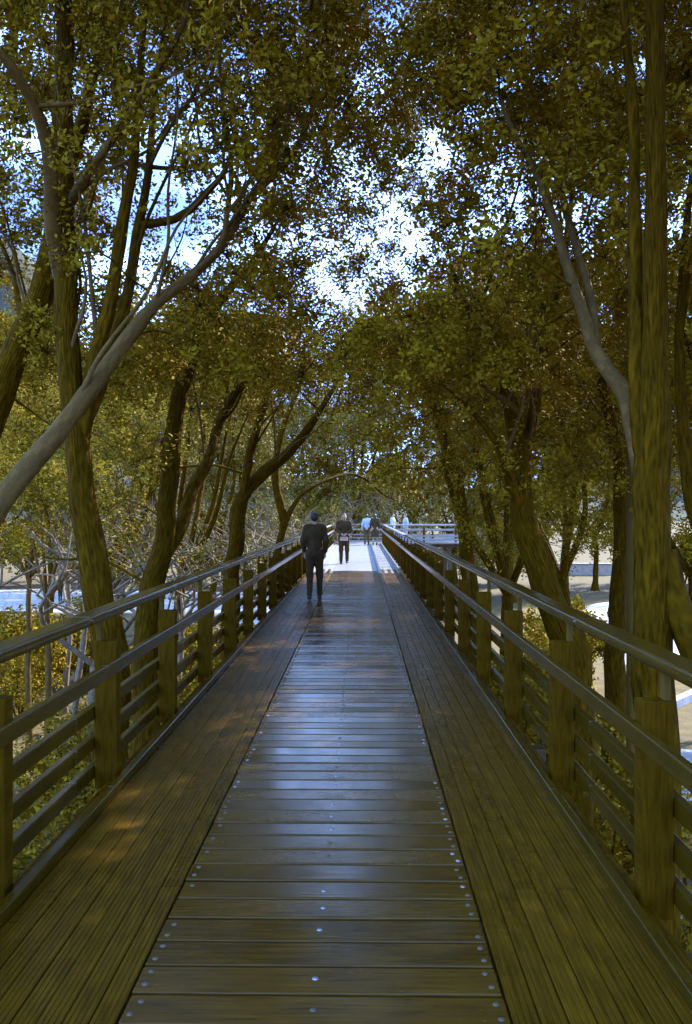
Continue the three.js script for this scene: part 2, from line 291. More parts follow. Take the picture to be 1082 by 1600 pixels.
class Tree {
  constructor(label, group, opts = {}) {
    this.o = opts; this.R = rng(opts.seed ?? 5); this.nodes = []; this.twigs = []; this.sprigs = opts.sprigs ?? SPRIG; this.tone = opts.tone ?? 'olive';
    this.spots = []; this.tips = []; this.root = thing(opts.name ?? 'tree', opts.base ?? V(0, 0, 0), label, 'tree', group);
    this.mat = opts.mat ?? M.bark[(this.R() * 3) | 0];
  }
  local(p) { return p.clone().sub(this.root.position); }
  limb(name, pts, rad, step = 0.22, sides = 9, mat) {               // world points
    const [P, Rr] = smooth(pts, rad, step); const L = P.map((p) => this.local(p));
    for (let i = 1; i < L.length - 1; i++) { const s = Rr[i] * 0.35; L[i].x += s * noise.noise(L[i].y * 1.3, L[i].z, 3.3 + this.nodes.length); L[i].z += s * noise.noise(L[i].y * 1.3, L[i].x, 8.1); }
    part(this.root, name, tube(L, Rr, sides, 0.22, this.R() * 20), mat ?? this.mat);
    if (P.at(-1).y > 2.5) this.tips.push(P.at(-1).clone());
    P.forEach((p, i) => { if (i % 2 === 0 && p.y > -1.5) this.nodes.push({ p, r: Rr[i] }); });
    return this;
  }
  trunk(pts, rad, mat) {                                           // carried down to the soil with a flare
    const lo = pts[0], b = V(lo.x + (lo.x - pts[1].x) * 0.2, GROUND - 0.15, lo.z);
    this.root.position.set(b.x, GROUND, b.z);
    const drop = lo.y - GROUND; const all = [b, V(b.x + (lo.x - b.x) * 0.2, GROUND + Math.min(0.6, drop * 0.3), b.z), ...pts], rr = [rad[0] * 1.9, rad[0] * 1.25, ...rad];
    return this.limb('trunk', all, rr, 0.25, 12, mat);
  }
  nearest(p) { let best = null, bd = 1e9; for (const n of this.nodes) { const d = n.p.distanceToSquared(p) * (n.p.y > p.y + 0.4 ? 1.8 : 1) ; if (d < bd) { bd = d; best = n; } } return [best, Math.sqrt(bd)]; }
  reach(p, r1 = 0.006) {                                           // grow a small branch from the nearest wood to p
    const [n, d] = this.nearest(p); if (!n || d < 0.05) return;
    const R = this.R, mid1 = n.p.clone().lerp(p, 0.35), mid2 = n.p.clone().lerp(p, 0.7), s = d * 0.16;
    mid1.add(V((R() - 0.5) * s, (R() - 0.2) * s, (R() - 0.5) * s)); mid2.add(V((R() - 0.5) * s, (R() - 0.2) * s, (R() - 0.5) * s));
    const r0 = Math.min(n.r * 0.7, 0.007 + 0.011 * d), [P, Q] = smooth([n.p, mid1, mid2, p], [r0, r0 * 0.8, (r0 + r1) / 2, Math.min(r0, r1)], 0.3);
    this.twigs.push(tube(P.map((q) => this.local(q)), Q, r0 > 0.02 ? 6 : 4, 0));
    P.forEach((q, i) => { if (i) this.nodes.push({ p: q, r: Q[i] }); });
  }
  tuft(c, list) {                                                  // a blob of sprigs round c
    this.reach(c);
    for (const p of list) { this.spots.push(p); const a = this.local(c), b = this.local(p); if (a.distanceTo(b) < 1.6) this.twigs.push(tube([a, a.clone().lerp(b, 0.5).add(V(0, 0.03, 0)), b], [0.0045, 0.0035, 0.002], 3)); }
  }
  blob(c, r, n, flat = 0.75) {
    const R = this.R, per = 9, list = [];
    for (let i = 0; i < n; i++) { const d = V(R() - 0.5, R() - 0.5, R() - 0.5).normalize().multiplyScalar(r * Math.cbrt(0.15 + 0.85 * R())); d.y *= flat; list.push(c.clone().add(d)); }
    list.sort((a, b) => a.y - b.y + 0.5 * (a.x - b.x));
    for (let i = 0; i < list.length; i += per) { const l = list.slice(i, i + per), m = l.reduce((s, p) => s.add(p), V()).divideScalar(l.length); this.tuft(m, l); }
  }
  finish() {
    if (this.twigs.length) part(this.root, 'branches', mergeGeometries(this.twigs), this.o.twigMat ?? M.twig, 'stuff');
    const n = this.spots.length; if (!n) return this;
    const q = new THREE.Quaternion(), e = new THREE.Euler(), m = new THREE.Matrix4(), s = V(), R = this.R, K = this.sprigs.length;
    for (let k = 0; k < K; k++) {
      const own = this.spots.filter((_, i) => i % K === k); if (!own.length) continue;
      const im = new THREE.InstancedMesh(this.sprigs[k], this.tone === 'yellow' ? M.leafThin : M.leaf, own.length); im.name = 'crown'; im.userData.kind = 'stuff'; im.castShadow = im.receiveShadow = true;
      own.forEach((p, i) => { e.set((R() - 0.5) * 2.2, R() * 6.283, (R() - 0.5) * 2.2); q.setFromEuler(e); const z = 0.6 + 0.7 * R(); m.compose(this.local(p), q, s.set(z, z, z)); im.setMatrixAt(i, m); const c = tones[this.tone](R); im.setColorAt(i, lin(...c)); });
      this.root.add(im);
    }
    return this;
  }
}
const px = (list) => list.map((a) => at(...a));
const rpx = (r, d) => r / F * d;

// --- the near trees, limb by limb
{
  const near = (label, opts) => { const t = new Tree(label, 'tall trees crowding the boardwalk', opts); nearTrees.push(t); return t; };
  // left: thick upright trunk with two slim stems
  let t = near('upright dark trunk nearest the left edge, its slim stems rising beside it', { seed: 21, mat: M.bark[0] });
  t.trunk(px([[168, 990, 9], [150, 920, 9], [122, 720, 9], [108, 560, 9], [100, 400, 9], [98, 200, 9], [96, 0, 9], [92, -180, 9]]), [0.165, 0.15, 0.125, 0.12, 0.115, 0.10, 0.08, 0.045]);
  t.limb('limb', px([[125, 690, 9], [150, 560, 8.9], [176, 450, 8.8], [192, 330, 8.7], [206, 250, 8.6], [216, 120, 8.5], [232, -40, 8.3]]), [0.09, 0.08, 0.068, 0.06, 0.05, 0.035, 0.015]);
  t.limb('limb', px([[130, 660, 9], [170, 560, 9.2], [200, 450, 9.4], [216, 350, 9.6], [233, 245, 9.8], [242, 140, 10], [262, 0, 10.3]]), [0.08, 0.07, 0.06, 0.055, 0.04, 0.03, 0.014]);
  t.limb('limb', px([[217, 350, 9.6], [250, 345, 9.5], [285, 335, 9.4], [322, 300, 9.3], [352, 266, 9.2], [372, 215, 9.1]]), [0.045, 0.042, 0.04, 0.034, 0.026, 0.012]);
  t.limb('limb', px([[104, 320, 9], [135, 268, 8.8], [195, 185, 8.6], [243, 108, 8.4], [284, 40, 8.2], [300, -40, 8.1]]), [0.05, 0.045, 0.04, 0.035, 0.03, 0.015], 0.2, 8, M.barkGrey);
  t.limb('limb', px([[94, 430, 9], [78, 340, 8.7], [77, 270, 8.5], [66, 200, 8.3], [48, 155, 8.1], [0, 80, 7.8], [-50, 30, 7.6]]), [0.085, 0.078, 0.07, 0.062, 0.052, 0.042, 0.025], 0.2, 9, M.barkGrey);
  // left: leaning trunk crossing behind
  t = near('leaning dark trunk at the left edge behind the upright one', { seed: 22, mat: M.bark[1] });
  t.trunk(px([[-60, 800, 10.5], [-20, 660, 10.5], [28, 540, 10.4], [62, 450, 10.3], [84, 370, 10.2], [100, 280, 10.1], [135, 150, 10], [170, 0, 9.8]]), [0.17, 0.165, 0.155, 0.145, 0.13, 0.10, 0.06, 0.03]);
  t.limb('limb', px([[30, 535, 10.4], [28, 480, 10.6], [18, 425, 10.8], [-5, 370, 11]]), [0.04, 0.035, 0.03, 0.02]);
  // left: long pale limb sweeping up across
  t = near('long curved grey limb sweeping up to the right from the left edge', { seed: 23, mat: M.barkGrey });
  t.trunk(px([[-130, 960, 7.6], [-40, 840, 7.8], [30, 745, 8], [105, 655, 8.2], [165, 572, 8.5], [235, 480, 8.8], [310, 420, 9.1], [362, 362, 9.4], [390, 308, 9.6], [408, 292, 9.7], [440, 262, 9.8], [466, 225, 9.9], [480, 192, 10]]), [0.14, 0.11, 0.098, 0.086, 0.074, 0.060, 0.048, 0.040, 0.036, 0.035, 0.033, 0.031, 0.029]);
  t.limb('limb', px([[480, 192, 10], [492, 160, 10], [501, 120, 10], [498, 60, 10], [490, -20, 10]]), [0.029, 0.026, 0.026, 0.018, 0.009]);
  t.limb('limb', px([[480, 192, 10], [455, 160, 9.9], [440, 120, 9.8], [420, 85, 9.7], [378, 44, 9.5], [360, 0, 9.3]]), [0.029, 0.027, 0.025, 0.022, 0.017, 0.01]);
  t.limb('limb', px([[300, 428, 9.1], [345, 380, 8.8], [355, 330, 8.7], [380, 300, 8.6], [384, 280, 8.5]]), [0.03, 0.026, 0.022, 0.018, 0.01]);
  t.limb('limb', px([[415, 285, 9.7], [432, 240, 9.5], [446, 200, 9.3], [455, 150, 9.2], [465, 110, 9.1]]), [0.022, 0.018, 0.015, 0.012, 0.007]);
  t.limb('limb', px([[350, 375, 9.3], [362, 260, 9.0], [350, 170, 8.8], [344, 60, 8.6], [372, 0, 8.4]]), [0.028, 0.024, 0.02, 0.016, 0.01]);
  // left, farther: two stems leaning towards the walk
  t = near('dark tree with two stems rising behind the left railing, nearer of the leaning pair', { seed: 24, mat: M.bark[2] });
  t.trunk(px([[232, 950, 13.5], [252, 860, 13.5], [262, 780, 13.4], [268, 700, 13.2], [286, 600, 13], [330, 490, 12.6], [400, 400, 12.2], [460, 300, 11.8]]), [0.19, 0.155, 0.14, 0.13, 0.105, 0.07, 0.04, 0.01]);
  t.limb('limb', px([[252, 870, 13.5], [278, 830, 13.7], [298, 772, 14], [326, 714, 14.4], [346, 655, 14.8], [400, 560, 15.2], [440, 470, 15.6]]), [0.12, 0.11, 0.10, 0.09, 0.08, 0.055, 0.025]);
  t = near('slender dark tree bent far over the walk from the left railing', { seed: 25, mat: M.bark[0] });
  t.trunk(px([[362, 900, 17.5], [368, 850, 17.5], [378, 780, 17.6], [412, 738, 17.8], [446, 712, 18], [500, 642, 18.4], [525, 600, 18.8], [548, 560, 19.4]]), [0.17, 0.15, 0.14, 0.125, 0.105, 0.07, 0.04, 0.012]);
  t.limb('limb', px([[380, 775, 17.6], [395, 690, 17.4], [425, 600, 17.1], [455, 545, 16.8], [478, 500, 16.5]]), [0.10, 0.08, 0.055, 0.03, 0.01]);
  // the arched stem over the far walk
  t = near('low dark stem arching right over the boardwalk above the walkers', { seed: 26, mat: M.bark[2], sprigs: SPRIG_MID });
  t.trunk(px([[432, 880, 25], [445, 820, 25], [470, 775, 25.3], [511, 750, 26], [553, 741, 27], [580, 755, 27.6], [601, 774, 28], [622, 783, 28.2]]), [0.12, 0.09, 0.06, 0.048, 0.042, 0.038, 0.03, 0.012]);
  t.limb('limb', px([[445, 822, 25], [430, 740, 25], [445, 660, 25], [480, 580, 25]]), [0.13, 0.11, 0.08, 0.03]);
  // right: the thick trunk
  t = near('thick dark upright trunk close behind the right railing', { seed: 31, mat: M.bark[0] });
  t.trunk(px([[1022, 1180, 7], [1018, 1000, 7], [1016, 820, 7], [1017, 680, 7], [1022, 560, 7], [1024, 400, 7], [1024, 200, 7], [1020, 0, 7], [1012, -200, 7]]), [0.165, 0.15, 0.145, 0.135, 0.10, 0.085, 0.078, 0.065, 0.04]);
  t.limb('limb', px([[1014, 790, 7], [1003, 715, 7], [994, 620, 7.05], [990, 500, 7.1], [991, 350, 7.2], [988, 200, 7.3], [976, 40, 7.4], [960, -120, 7.5]]), [0.075, 0.075, 0.065, 0.055, 0.05, 0.045, 0.035, 0.02]);
  t.limb('limb', px([[1016, 790, 7], [1000, 715, 7.05], [986, 660, 7.2], [970, 612, 7.5], [946, 577, 7.7], [924, 540, 7.9], [905, 480, 8.1], [884, 415, 8.3], [858, 325, 8.5], [834, 262, 8.7], [802, 206, 8.9], [780, 150, 9.1]]), [0.085, 0.082, 0.075, 0.07, 0.064, 0.058, 0.052, 0.047, 0.042, 0.036, 0.03, 0.016], 0.2, 9, M.barkGrey);
  t.limb('limb', px([[930, 552, 7.9], [922, 470, 8.2], [906, 405, 8.4], [886, 345, 8.6], [862, 250, 8.8]]), [0.045, 0.04, 0.036, 0.03, 0.014], 0.2, 8, M.barkGrey);
  t.limb('limb', px([[1040, 860, 7], [1056, 945, 6.9], [1080, 1010, 6.8], [1130, 1110, 6.7]]), [0.07, 0.10, 0.12, 0.13]);
  // right: forked trunk behind the railing, mid distance
  t = near('dark trunk leaning left behind the middle of the right railing', { seed: 32, mat: M.bark[1] });
  t.trunk(px([[890, 1020, 12], [868, 960, 12], [842, 890, 12], [822, 830, 12], [814, 760, 12], [806, 680, 12], [790, 600, 12], [750, 520, 11.8], [715, 450, 11.6], [700, 390, 11.4]]), [0.24, 0.20, 0.19, 0.17, 0.14, 0.12, 0.09, 0.06, 0.035, 0.012]);
  t.limb('limb', px([[818, 800, 12], [800, 760, 11.8], [780, 700, 11.5], [735, 640, 11.3], [690, 600, 11.1]]), [0.10, 0.08, 0.05, 0.03, 0.008]);
  t.limb('limb', px([[812, 740, 12], [835, 640, 12.2], [850, 540, 12.4], [880, 400, 12.6], [900, 250, 12.8]]), [0.09, 0.08, 0.07, 0.05, 0.02]);
  t.limb('limb', px([[812, 650, 12], [790, 628, 11.6], [768, 612, 11.3], [748, 598, 11]]), [0.05, 0.045, 0.035, 0.02], 0.2, 8, M.barkGrey);
  t = near('slim dark tree standing between the two right hand trunks', { seed: 33, mat: M.bark[2] });
  t.trunk(px([[960, 1000, 15], [966, 900, 15], [968, 790, 15], [962, 700, 15], [940, 600, 14.8], [920, 470, 14.5], [880, 300, 14]]), [0.16, 0.12, 0.11, 0.10, 0.085, 0.06, 0.02]);
  t.limb('limb', px([[962, 705, 15], [905, 735, 14.6], [868, 712, 14.2], [838, 690, 13.9]]), [0.05, 0.05, 0.045, 0.02], 0.2, 8, M.barkGrey);
  t = near('slim forked tree at the right edge of the view', { seed: 34, mat: M.bark[0] });
  t.trunk(px([[1110, 900, 9.5], [1075, 760, 9.5], [1062, 620, 9.5], [1060, 500, 9.5], [1066, 400, 9.4], [1082, 250, 9.2], [1110, 60, 9]]), [0.10, 0.085, 0.06, 0.042, 0.036, 0.03, 0.015]);
  t.limb('limb', px([[1061, 520, 9.5], [1076, 420, 9.6], [1098, 300, 9.7], [1160, 120, 9.8]]), [0.035, 0.03, 0.025, 0.012]);
  t = near('dark tree leaning over the walk from beyond the right railing, farther one', { seed: 35, mat: M.bark[1], sprigs: SPRIG_MID });
  t.trunk(px([[735, 930, 20], [728, 860, 20], [720, 780, 20], [700, 700, 20], [660, 600, 20], [610, 500, 20], [575, 430, 20]]), [0.18, 0.15, 0.13, 0.12, 0.09, 0.06, 0.02]);
  t.limb('limb', px([[716, 760, 20], [760, 660, 20.4], [790, 560, 20.8], [800, 450, 21]]), [0.09, 0.07, 0.05, 0.02]);
}
{ // thin crooked boughs, grey where the bark is bare
  const R = rng(61);
  for (const [ti, x0, y0, x1, y1, n] of [[0, 60, 480, 420, -60, 16], [2, 200, 420, 520, -60, 12], [3, 260, 600, 480, 300, 8], [4, 380, 700, 560, 480, 8], [7, 780, 560, 1000, -20, 12], [8, 640, 600, 860, 260, 9], [10, 1000, 500, 1082, 60, 5], [1, -40, 520, 140, 60, 8]]) {
    const t = nearTrees[ti], ns = t.nodes.filter((n) => n.p.y > 2 && n.r > 0.025);
    for (let i = 0; i < n; i++) {
      const s = ns[(R() * ns.length) | 0], d = -s.p.z + (R() - 0.5) * 2, e = at(x0 + (x1 - x0) * R(), y0 + (y1 - y0) * R(), d); if (e.y < s.p.y - 0.3) e.y = s.p.y + 0.6 * R();
      const L = Math.min(3.2, s.p.distanceTo(e)), dir = e.sub(s.p).normalize(), pts = [s.p.clone()]; let p = s.p.clone();
      for (let k = 1; k <= 5; k++) { p = p.clone().addScaledVector(dir, L / 5).add(V((R() - 0.5) * 0.22, 0.05 * k * R(), (R() - 0.5) * 0.22)); pts.push(p); }
      const r0 = Math.min(0.65 * s.r, 0.016 + 0.012 * R()); t.limb('bough', pts, [r0, r0 * 0.85, r0 * 0.7, r0 * 0.55, r0 * 0.4, r0 * 0.2], 0.18, 6, R() < 0.6 ? M.barkGrey : t.mat);
    }
  }
}
// --- their leaves: share of open sky in each 60-pixel cell of the photograph, read off row by row
{
  const R = rng(90), SKY = [
    [0, 30, 0, 10, 5, 5, 25, 12, 2, 0, 0, 0, 0, 0, 0, 0, 0, 0],
    [5, 26, 10, 5, 10, 16, 12, 8, 5, 12, 12, 6, 10, 18, 0, 0, 0, 0],
    [5, 12, 15, 10, 26, 36, 22, 10, 10, 10, 6, 15, 20, 5, 5, 0, 0, 0],
    [12, 15, 26, 12, 16, 42, 18, 12, 20, 12, 22, 48, 20, 5, 3, 5, 0, 0],
    [36, 20, 30, 16, 26, 42, 20, 20, 26, 16, 38, 36, 16, 16, 10, 16, 14, 5],
    [30, 10, 20, 36, 60, 64, 14, 10, 15, 42, 66, 26, 20, 22, 12, 26, 20, 30],
    [38, 10, 15, 36, 62, 32, 20, 26, 40, 66, 56, 32, 20, 26, 14, 20, 20, 50],
    [60, 8, 40, 28, 10, 5, 6, 18, 74, 60, 26, 16, 16, 15, 10, 10, 4, 50],
    [34, 2, 22, 8, 3, 3, 5, 8, 45, 20, 6, 5, 5, 6, 5, 32, 8, 50],
    [10, 2, 6, 3, 3, 3, 5, 8, 18, 8, 8, 12, 4, 5, 5, 14, 6, 42]];
  const C = 60; let total = 0;
  for (let row = -12; row < 10; row++) for (let col = -9; col < 27; col++) {
    const R = rng(9000 + (row + 20) * 97 + col + 30), inside = col >= 0 && col < 18 && row >= 0;
    const s = inside ? Math.min(0.85, SKY[row][col] / 100 * (col < 7 ? (row > 2 ? 1.45 : 1.2) : col < 13 ? (row < 4 ? 0.35 : 0.75) : 0.9)) : col < -1 ? 0.6 : col > 19 ? 0.05 : row < -5 ? 0.10 : row < 0 ? 0.03 : 0.35;
    let k = -Math.log(Math.max(0.015, s)) * (s > 0.1 ? 1.1 : 1.35);
    const mid = Math.abs(col - 9) < 3;
    const nb = Math.max(1, Math.round(k * 1.15));
    for (let b = 0; b < nb; b++) {
      if (R() > k * 1.15 / nb) continue;
      let d = row < -5 ? 4 + 4 * R() : mid ? 9 + 9 * R() : 7.4 + 7.2 * R(); if (row >= 7) d = 9 + 10 * R();
      const c = at((col + R()) * C, (row + R()) * C, d); if (c.y > 9.5 || c.y < 2.2 && Math.abs(c.x) < 1.4) continue;
      const need = (C / F * d) ** 2 * 2.2 / (0.06 * 0.06 * 0.33 * 13) * (0.8 + 0.4 * R()), n = Math.max(3, Math.round(need * k / nb)), list = [];
      const w = C / F * d * 0.62;
      for (let i = 0; i < n; i++) list.push(c.clone().add(V((R() + R() - 1) * w * 1.25, (R() + R() - 1) * w * 1.1, (R() + R() - 1) * w * 2.2)));
      let best = nearTrees[0], bd = 1e9; for (const t of nearTrees) { const [, q] = t.nearest(c); const qq = q * (t.sprigs === SPRIG_MID ? 1.3 : 1); if (qq < bd) { bd = qq; best = t; } }
      (best.todo ??= []).push([bd, c, list]); total += n;
    }
  }
  // lower foliage between the trunks, down to the railings
  const LOW = (x0, x1, y0, y1, d0, d1, count, n, r) => { for (let i = 0; i < count; i++) { const d = d0 + (d1 - d0) * R(), c = at(x0 + (x1 - x0) * R(), y0 + (y1 - y0) * R(), d); if (Math.abs(c.x + 0.17) < 1.7 && c.y < 2.6) continue; let best = null, bd = 1e9; for (const t of nearTrees) { const [, q] = t.nearest(c); if (q < bd) { bd = q; best = t; } } const list = []; for (let j = 0; j < n; j++) list.push(c.clone().add(V((R() + R() - 1) * r, (R() + R() - 1) * r * 0.8, (R() + R() - 1) * r))); (best.todo ??= []).push([bd, c, list]); } };
  for (let i = 0; i < 9; i++) { const c = at(585 + 60 * R(), 735 + 45 * R(), 27.5 + R()), t = nearTrees[5]; const list = []; for (let j = 0; j < 9; j++) list.push(c.clone().add(V((R() - 0.5) * 0.8, (R() - 0.5) * 0.6, (R() - 0.5) * 0.8))); (t.todo ??= []).push([0.5, c, list]); }
  LOW(560, 1000, 520, 760, 11, 20, 130, 11, 0.7);
  LOW(620, 1082, 640, 860, 12, 20, 70, 10, 0.6);
  LOW(-60, 240, 560, 900, 11, 18, 60, 10, 0.6);
  LOW(240, 480, 500, 650, 14, 20, 45, 10, 0.7);
  for (const t of nearTrees) for (const p of t.tips) for (let i = 0; i < 3; i++) { const c = p.clone().add(V((R() - 0.5) * 0.7, (R() - 0.3) * 0.5, (R() - 0.5) * 0.7)), list = []; for (let j = 0; j < 9; j++) list.push(c.clone().add(V((R() + R() - 1) * 0.45, (R() + R() - 1) * 0.4, (R() + R() - 1) * 0.45))); (t.todo ??= []).push([0.3, c, list]); }
  for (const t of nearTrees) { (t.todo ?? []).sort((a, b) => a[0] - b[0]).forEach(([, c, l]) => t.tuft(c, l)); t.finish(); }
  console.log('near sprigs', total);
}
// --- generic trees
function grow(label, group, o) {                                   // o: x, z, h (top above the soil), r (crown radius), n (sprigs), mat, lean, bare
  const t = new Tree(label, group, o), R = t.R, lean = o.lean ?? [0, 0];
  const y0 = GROUND + o.h * (o.fork ?? 0.35), base = V(o.x, GROUND + 0.7, o.z), fork = V(o.x + lean[0] * 0.35, y0, o.z + lean[1] * 0.35);
  t.trunk([base, base.clone().lerp(fork, 0.5).add(V((R() - 0.5) * 0.3, 0, (R() - 0.5) * 0.3)), fork], [o.rad, o.rad * 0.85, o.rad * 0.72], o.mat);
  const stems = o.stems ?? 4;
  for (let k = 0; k < stems; k++) {
    const a = k / stems * 6.283 + R() * 1.2, top = V(o.x + lean[0] + Math.cos(a) * o.r * (0.35 + 0.45 * R()), GROUND + o.h * (0.72 + 0.24 * R()), o.z + lean[1] + Math.sin(a) * o.r * (0.35 + 0.45 * R()));
    const m1 = fork.clone().lerp(top, 0.35).add(V(Math.cos(a) * o.r * 0.16 + (R() - 0.5) * (o.crook ?? 0.3), 0, Math.sin(a) * o.r * 0.16)), m2 = fork.clone().lerp(top, 0.7).add(V((R() - 0.5) * (o.crook ?? 0.3), 0, (R() - 0.5) * (o.crook ?? 0.3)));
    t.limb('limb', [fork, m1, m2, top], [o.rad * 0.5, o.rad * 0.38, o.rad * 0.26, o.rad * 0.08], 0.45, 7, o.mat);
    for (let j = 0; j < (o.sub ?? 0); j++) { // crooked side shoots
      const s = (R() < 0.5 ? m1 : m2).clone().lerp(top, R() * 0.4), e = s.clone().add(V((R() - 0.5) * o.r * 1.1, (0.15 + R()) * o.h * 0.14, (R() - 0.5) * o.r * 1.1));
      t.limb('limb', [s, s.clone().lerp(e, 0.4).add(V((R() - 0.5) * 0.35, (R() - 0.5) * 0.3, (R() - 0.5) * 0.35)), s.clone().lerp(e, 0.75).add(V((R() - 0.5) * 0.25, (R() - 0.5) * 0.2, (R() - 0.5) * 0.25)), e], [o.rad * 0.26, o.rad * 0.2, o.rad * 0.14, o.rad * 0.05], 0.3, 6, o.mat);
    }
  }
  for (let k = 0; k < (o.blobs ?? 7); k++) {
    const a = R() * 6.283, q = Math.sqrt(R()) * o.r * 0.75, c = V(o.x + lean[0] + Math.cos(a) * q, GROUND + o.h * ((o.low ?? 0.5) + (0.95 - (o.low ?? 0.5)) * R()), o.z + lean[1] + Math.sin(a) * q);
    t.blob(c, o.r * (0.32 + 0.2 * R()), Math.round(o.n / (o.blobs ?? 7)));
  }
  return t.finish();
}
{
  const R = rng(404);
  // left: sunlit yellow-leaved understorey and pale crooked stems
  [[-6.6, -19, 8.2, 2.0], [-5.4, -23, 8.8, 2.2], [-8.8, -24, 8.4, 2.3]].forEach(([x, z, h, r], i) => grow(['yellow leaved small tree lit by the sun behind the upright left trunk', 'yellow leaved small tree lit by the sun nearest the left railing', 'yellow leaved small tree lit by the sun, farthest from the left railing'][i], 'sunlit yellow leaved trees', { seed: 50 + i, x, z, h: h + 1, r, rad: 0.09, n: 460, blobs: 8, stems: 4, tone: 'yellow', mat: M.barkGrey, twigMat: M.barkGrey, sprigs: SPRIG_MID, low: 0.76, name: 'small_tree', fork: 0.5, crook: 0.7 }));
  const pale = [[-4.2, -27, 6.6], [-6.0, -30, 7.2], [-3.4, -33, 6.4], [-5.0, -36, 7.4], [-3.0, -39, 6.8], [-7.2, -37, 8.2], [-4.0, -44, 7.6], [-2.8, -49, 7.0], [-6.0, -48, 8.4], [-1.4, -57, 8.2], [0.8, -59, 8.6], [-9.5, -29, 7.6], [-11, -38, 8.8], [-5.2, -16.5, 6.6], [-6.6, -20.5, 7.2], [-4.4, -21.5, 6.4], [-7.4, -15, 6.8]];
  pale.forEach(([x, z, h], i) => grow(`crooked pale barked tree with few leaves beyond the left railing${i > 12 ? ' near the upright trunk' : i < 9 ? '' : ' end'}`, i < 9 ? 'pale crooked trees along the left railing' : i > 12 ? 'pale crooked trees near the upright trunk' : 'pale crooked trees farther off', { seed: 70 + i, x, z, h, r: 1.9, rad: 0.085 + 0.03 * R(), n: 60, blobs: 5, stems: 6, sub: 5, crook: 1.5, tone: 'pale', mat: M.barkPale, twigMat: M.barkPale, sprigs: SPRIG_MID, low: 0.75, fork: 0.55, lean: [(R() - 0.5) * 1.5 + 0.6, 0], name: 'pale_tree' }));
  // mid-distance leafy trees on both sides
  [[-5.6, -27, 13, 3.2], [-9, -33, 14, 3.8], [-12.5, -26, 12.5, 3.6], [-14, -40, 15, 4.2], [-7.4, -44, 14, 3.8], [-17, -31, 13, 4]].forEach(([x, z, h, r], i) => grow(['leafy dark tree closest to the left railing behind the bent slender tree', 'pale leaved tree behind the left hand pair of stems', 'leafy dark tree farthest left behind the leaning trunk', 'tallest leafy tree deep in the left hand wood', 'pale leaved tall tree beside the far left railing', 'leafy dark tree at the left edge beyond the shrubs'][i], 'leafy trees left of the boardwalk', { seed: 100 + i, x, z, h, r, rad: 0.2, n: 900, blobs: 12, stems: 5, sprigs: SPRIG_FAR, tone: i % 3 === 1 ? 'pale' : 'olive', low: 0.62, name: 'leafy_tree', lean: [0.8, 0] }));
  [[3.9, -22.5, 12.5, 3.0], [5.8, -25, 13, 3.2], [9.0, -24, 13.5, 3.6], [12.5, -27, 13, 3.8], [16.5, -31, 13.5, 4]].forEach(([x, z, h, r], i) => grow(['leafy dark tree closest to the right railing in mid distance', 'second leafy dark tree out from the right railing', 'third leafy dark tree out from the right railing', 'leafy dark tree behind the thick right trunk', 'leafy dark tree on the far right of the plaza'][i], 'leafy trees right of the boardwalk', { seed: 120 + i, x, z, h, r, rad: 0.2, n: 1400, blobs: 16, stems: 5, sprigs: SPRIG_FAR, low: 0.62, name: 'leafy_tree', lean: [-0.8, 0] }));
  // the far wall of trees
  for (let i = 0; i < 22; i++) {
    const a = i / 21, x = -46 + 100 * a + (R() - 0.5) * 3, z = -66 - 16 * R() - 10 * Math.abs(a - 0.42), h = 17 + 5 * R();
    grow('tree in the far belt of trees beyond the end of the boardwalk', 'far belt of trees', { seed: 150 + i, x, z, h, r: 4.8 + R(), rad: 0.25, n: 520, blobs: 24, crook: 2, stems: 5, sprigs: SPRIG_VFAR, tone: R() < 0.4 ? 'pale' : 'olive', low: 0.18, name: 'far_tree', fork: 0.25 });
  }
  [[-4.5, -60, 19], [-0.5, -63, 21], [3.6, -61, 20], [11, -66, 19.5], [-8.5, -57, 18]].forEach(([x, z, h], i) => grow(['tall tree closing the view left of the boardwalk end', 'tall tree straight behind the far end of the boardwalk', 'tall tree closing the view just right of the boardwalk end', 'tall tree behind the crossing walk on the right', 'tall tree beyond the pale stems far left'][i], 'tall trees closing the view', { seed: 190 + i, x, z, h, r: 4.6, rad: 0.24, n: 2600, blobs: 44, crook: 2.4, stems: 6, sprigs: SPRIG_FAR, tone: i % 2 ? 'olive' : 'pale', low: 0.3, name: 'tall_tree', fork: 0.3 }));
}
{ // trees standing to the right of the view whose crowns shade the near walk
  [[6.8, -5.5, 14, 3.4], [8.8, -10, 15, 3.8], [6.0, 0.5, 14, 3.4], [11.5, -15.5, 15, 3.8], [7.8, -14.2, 13.5, 3.2], [10.5, -21, 14, 3.4]].forEach(([x, z, h, r], i) => grow(['broad tree outside the view beside the thick right trunk', 'broad tree outside the view on the plaza edge', 'broad tree outside the view level with the camera', 'broad tree outside the view on the sunny side of the plaza', 'broad tree right of the thick trunk, half outside the view', 'broad tree at the right edge above the plaza'][i], 'shade trees right of the view', { seed: 140 + i, x, z, h, r, rad: 0.24, n: i % 2 ? 2500 : 4200, blobs: 16, stems: 5, sprigs: i % 2 ? SPRIG_MID : SPRIG, low: 0.6, name: 'shade_tree', lean: [-1.1, -0.4] }));
}
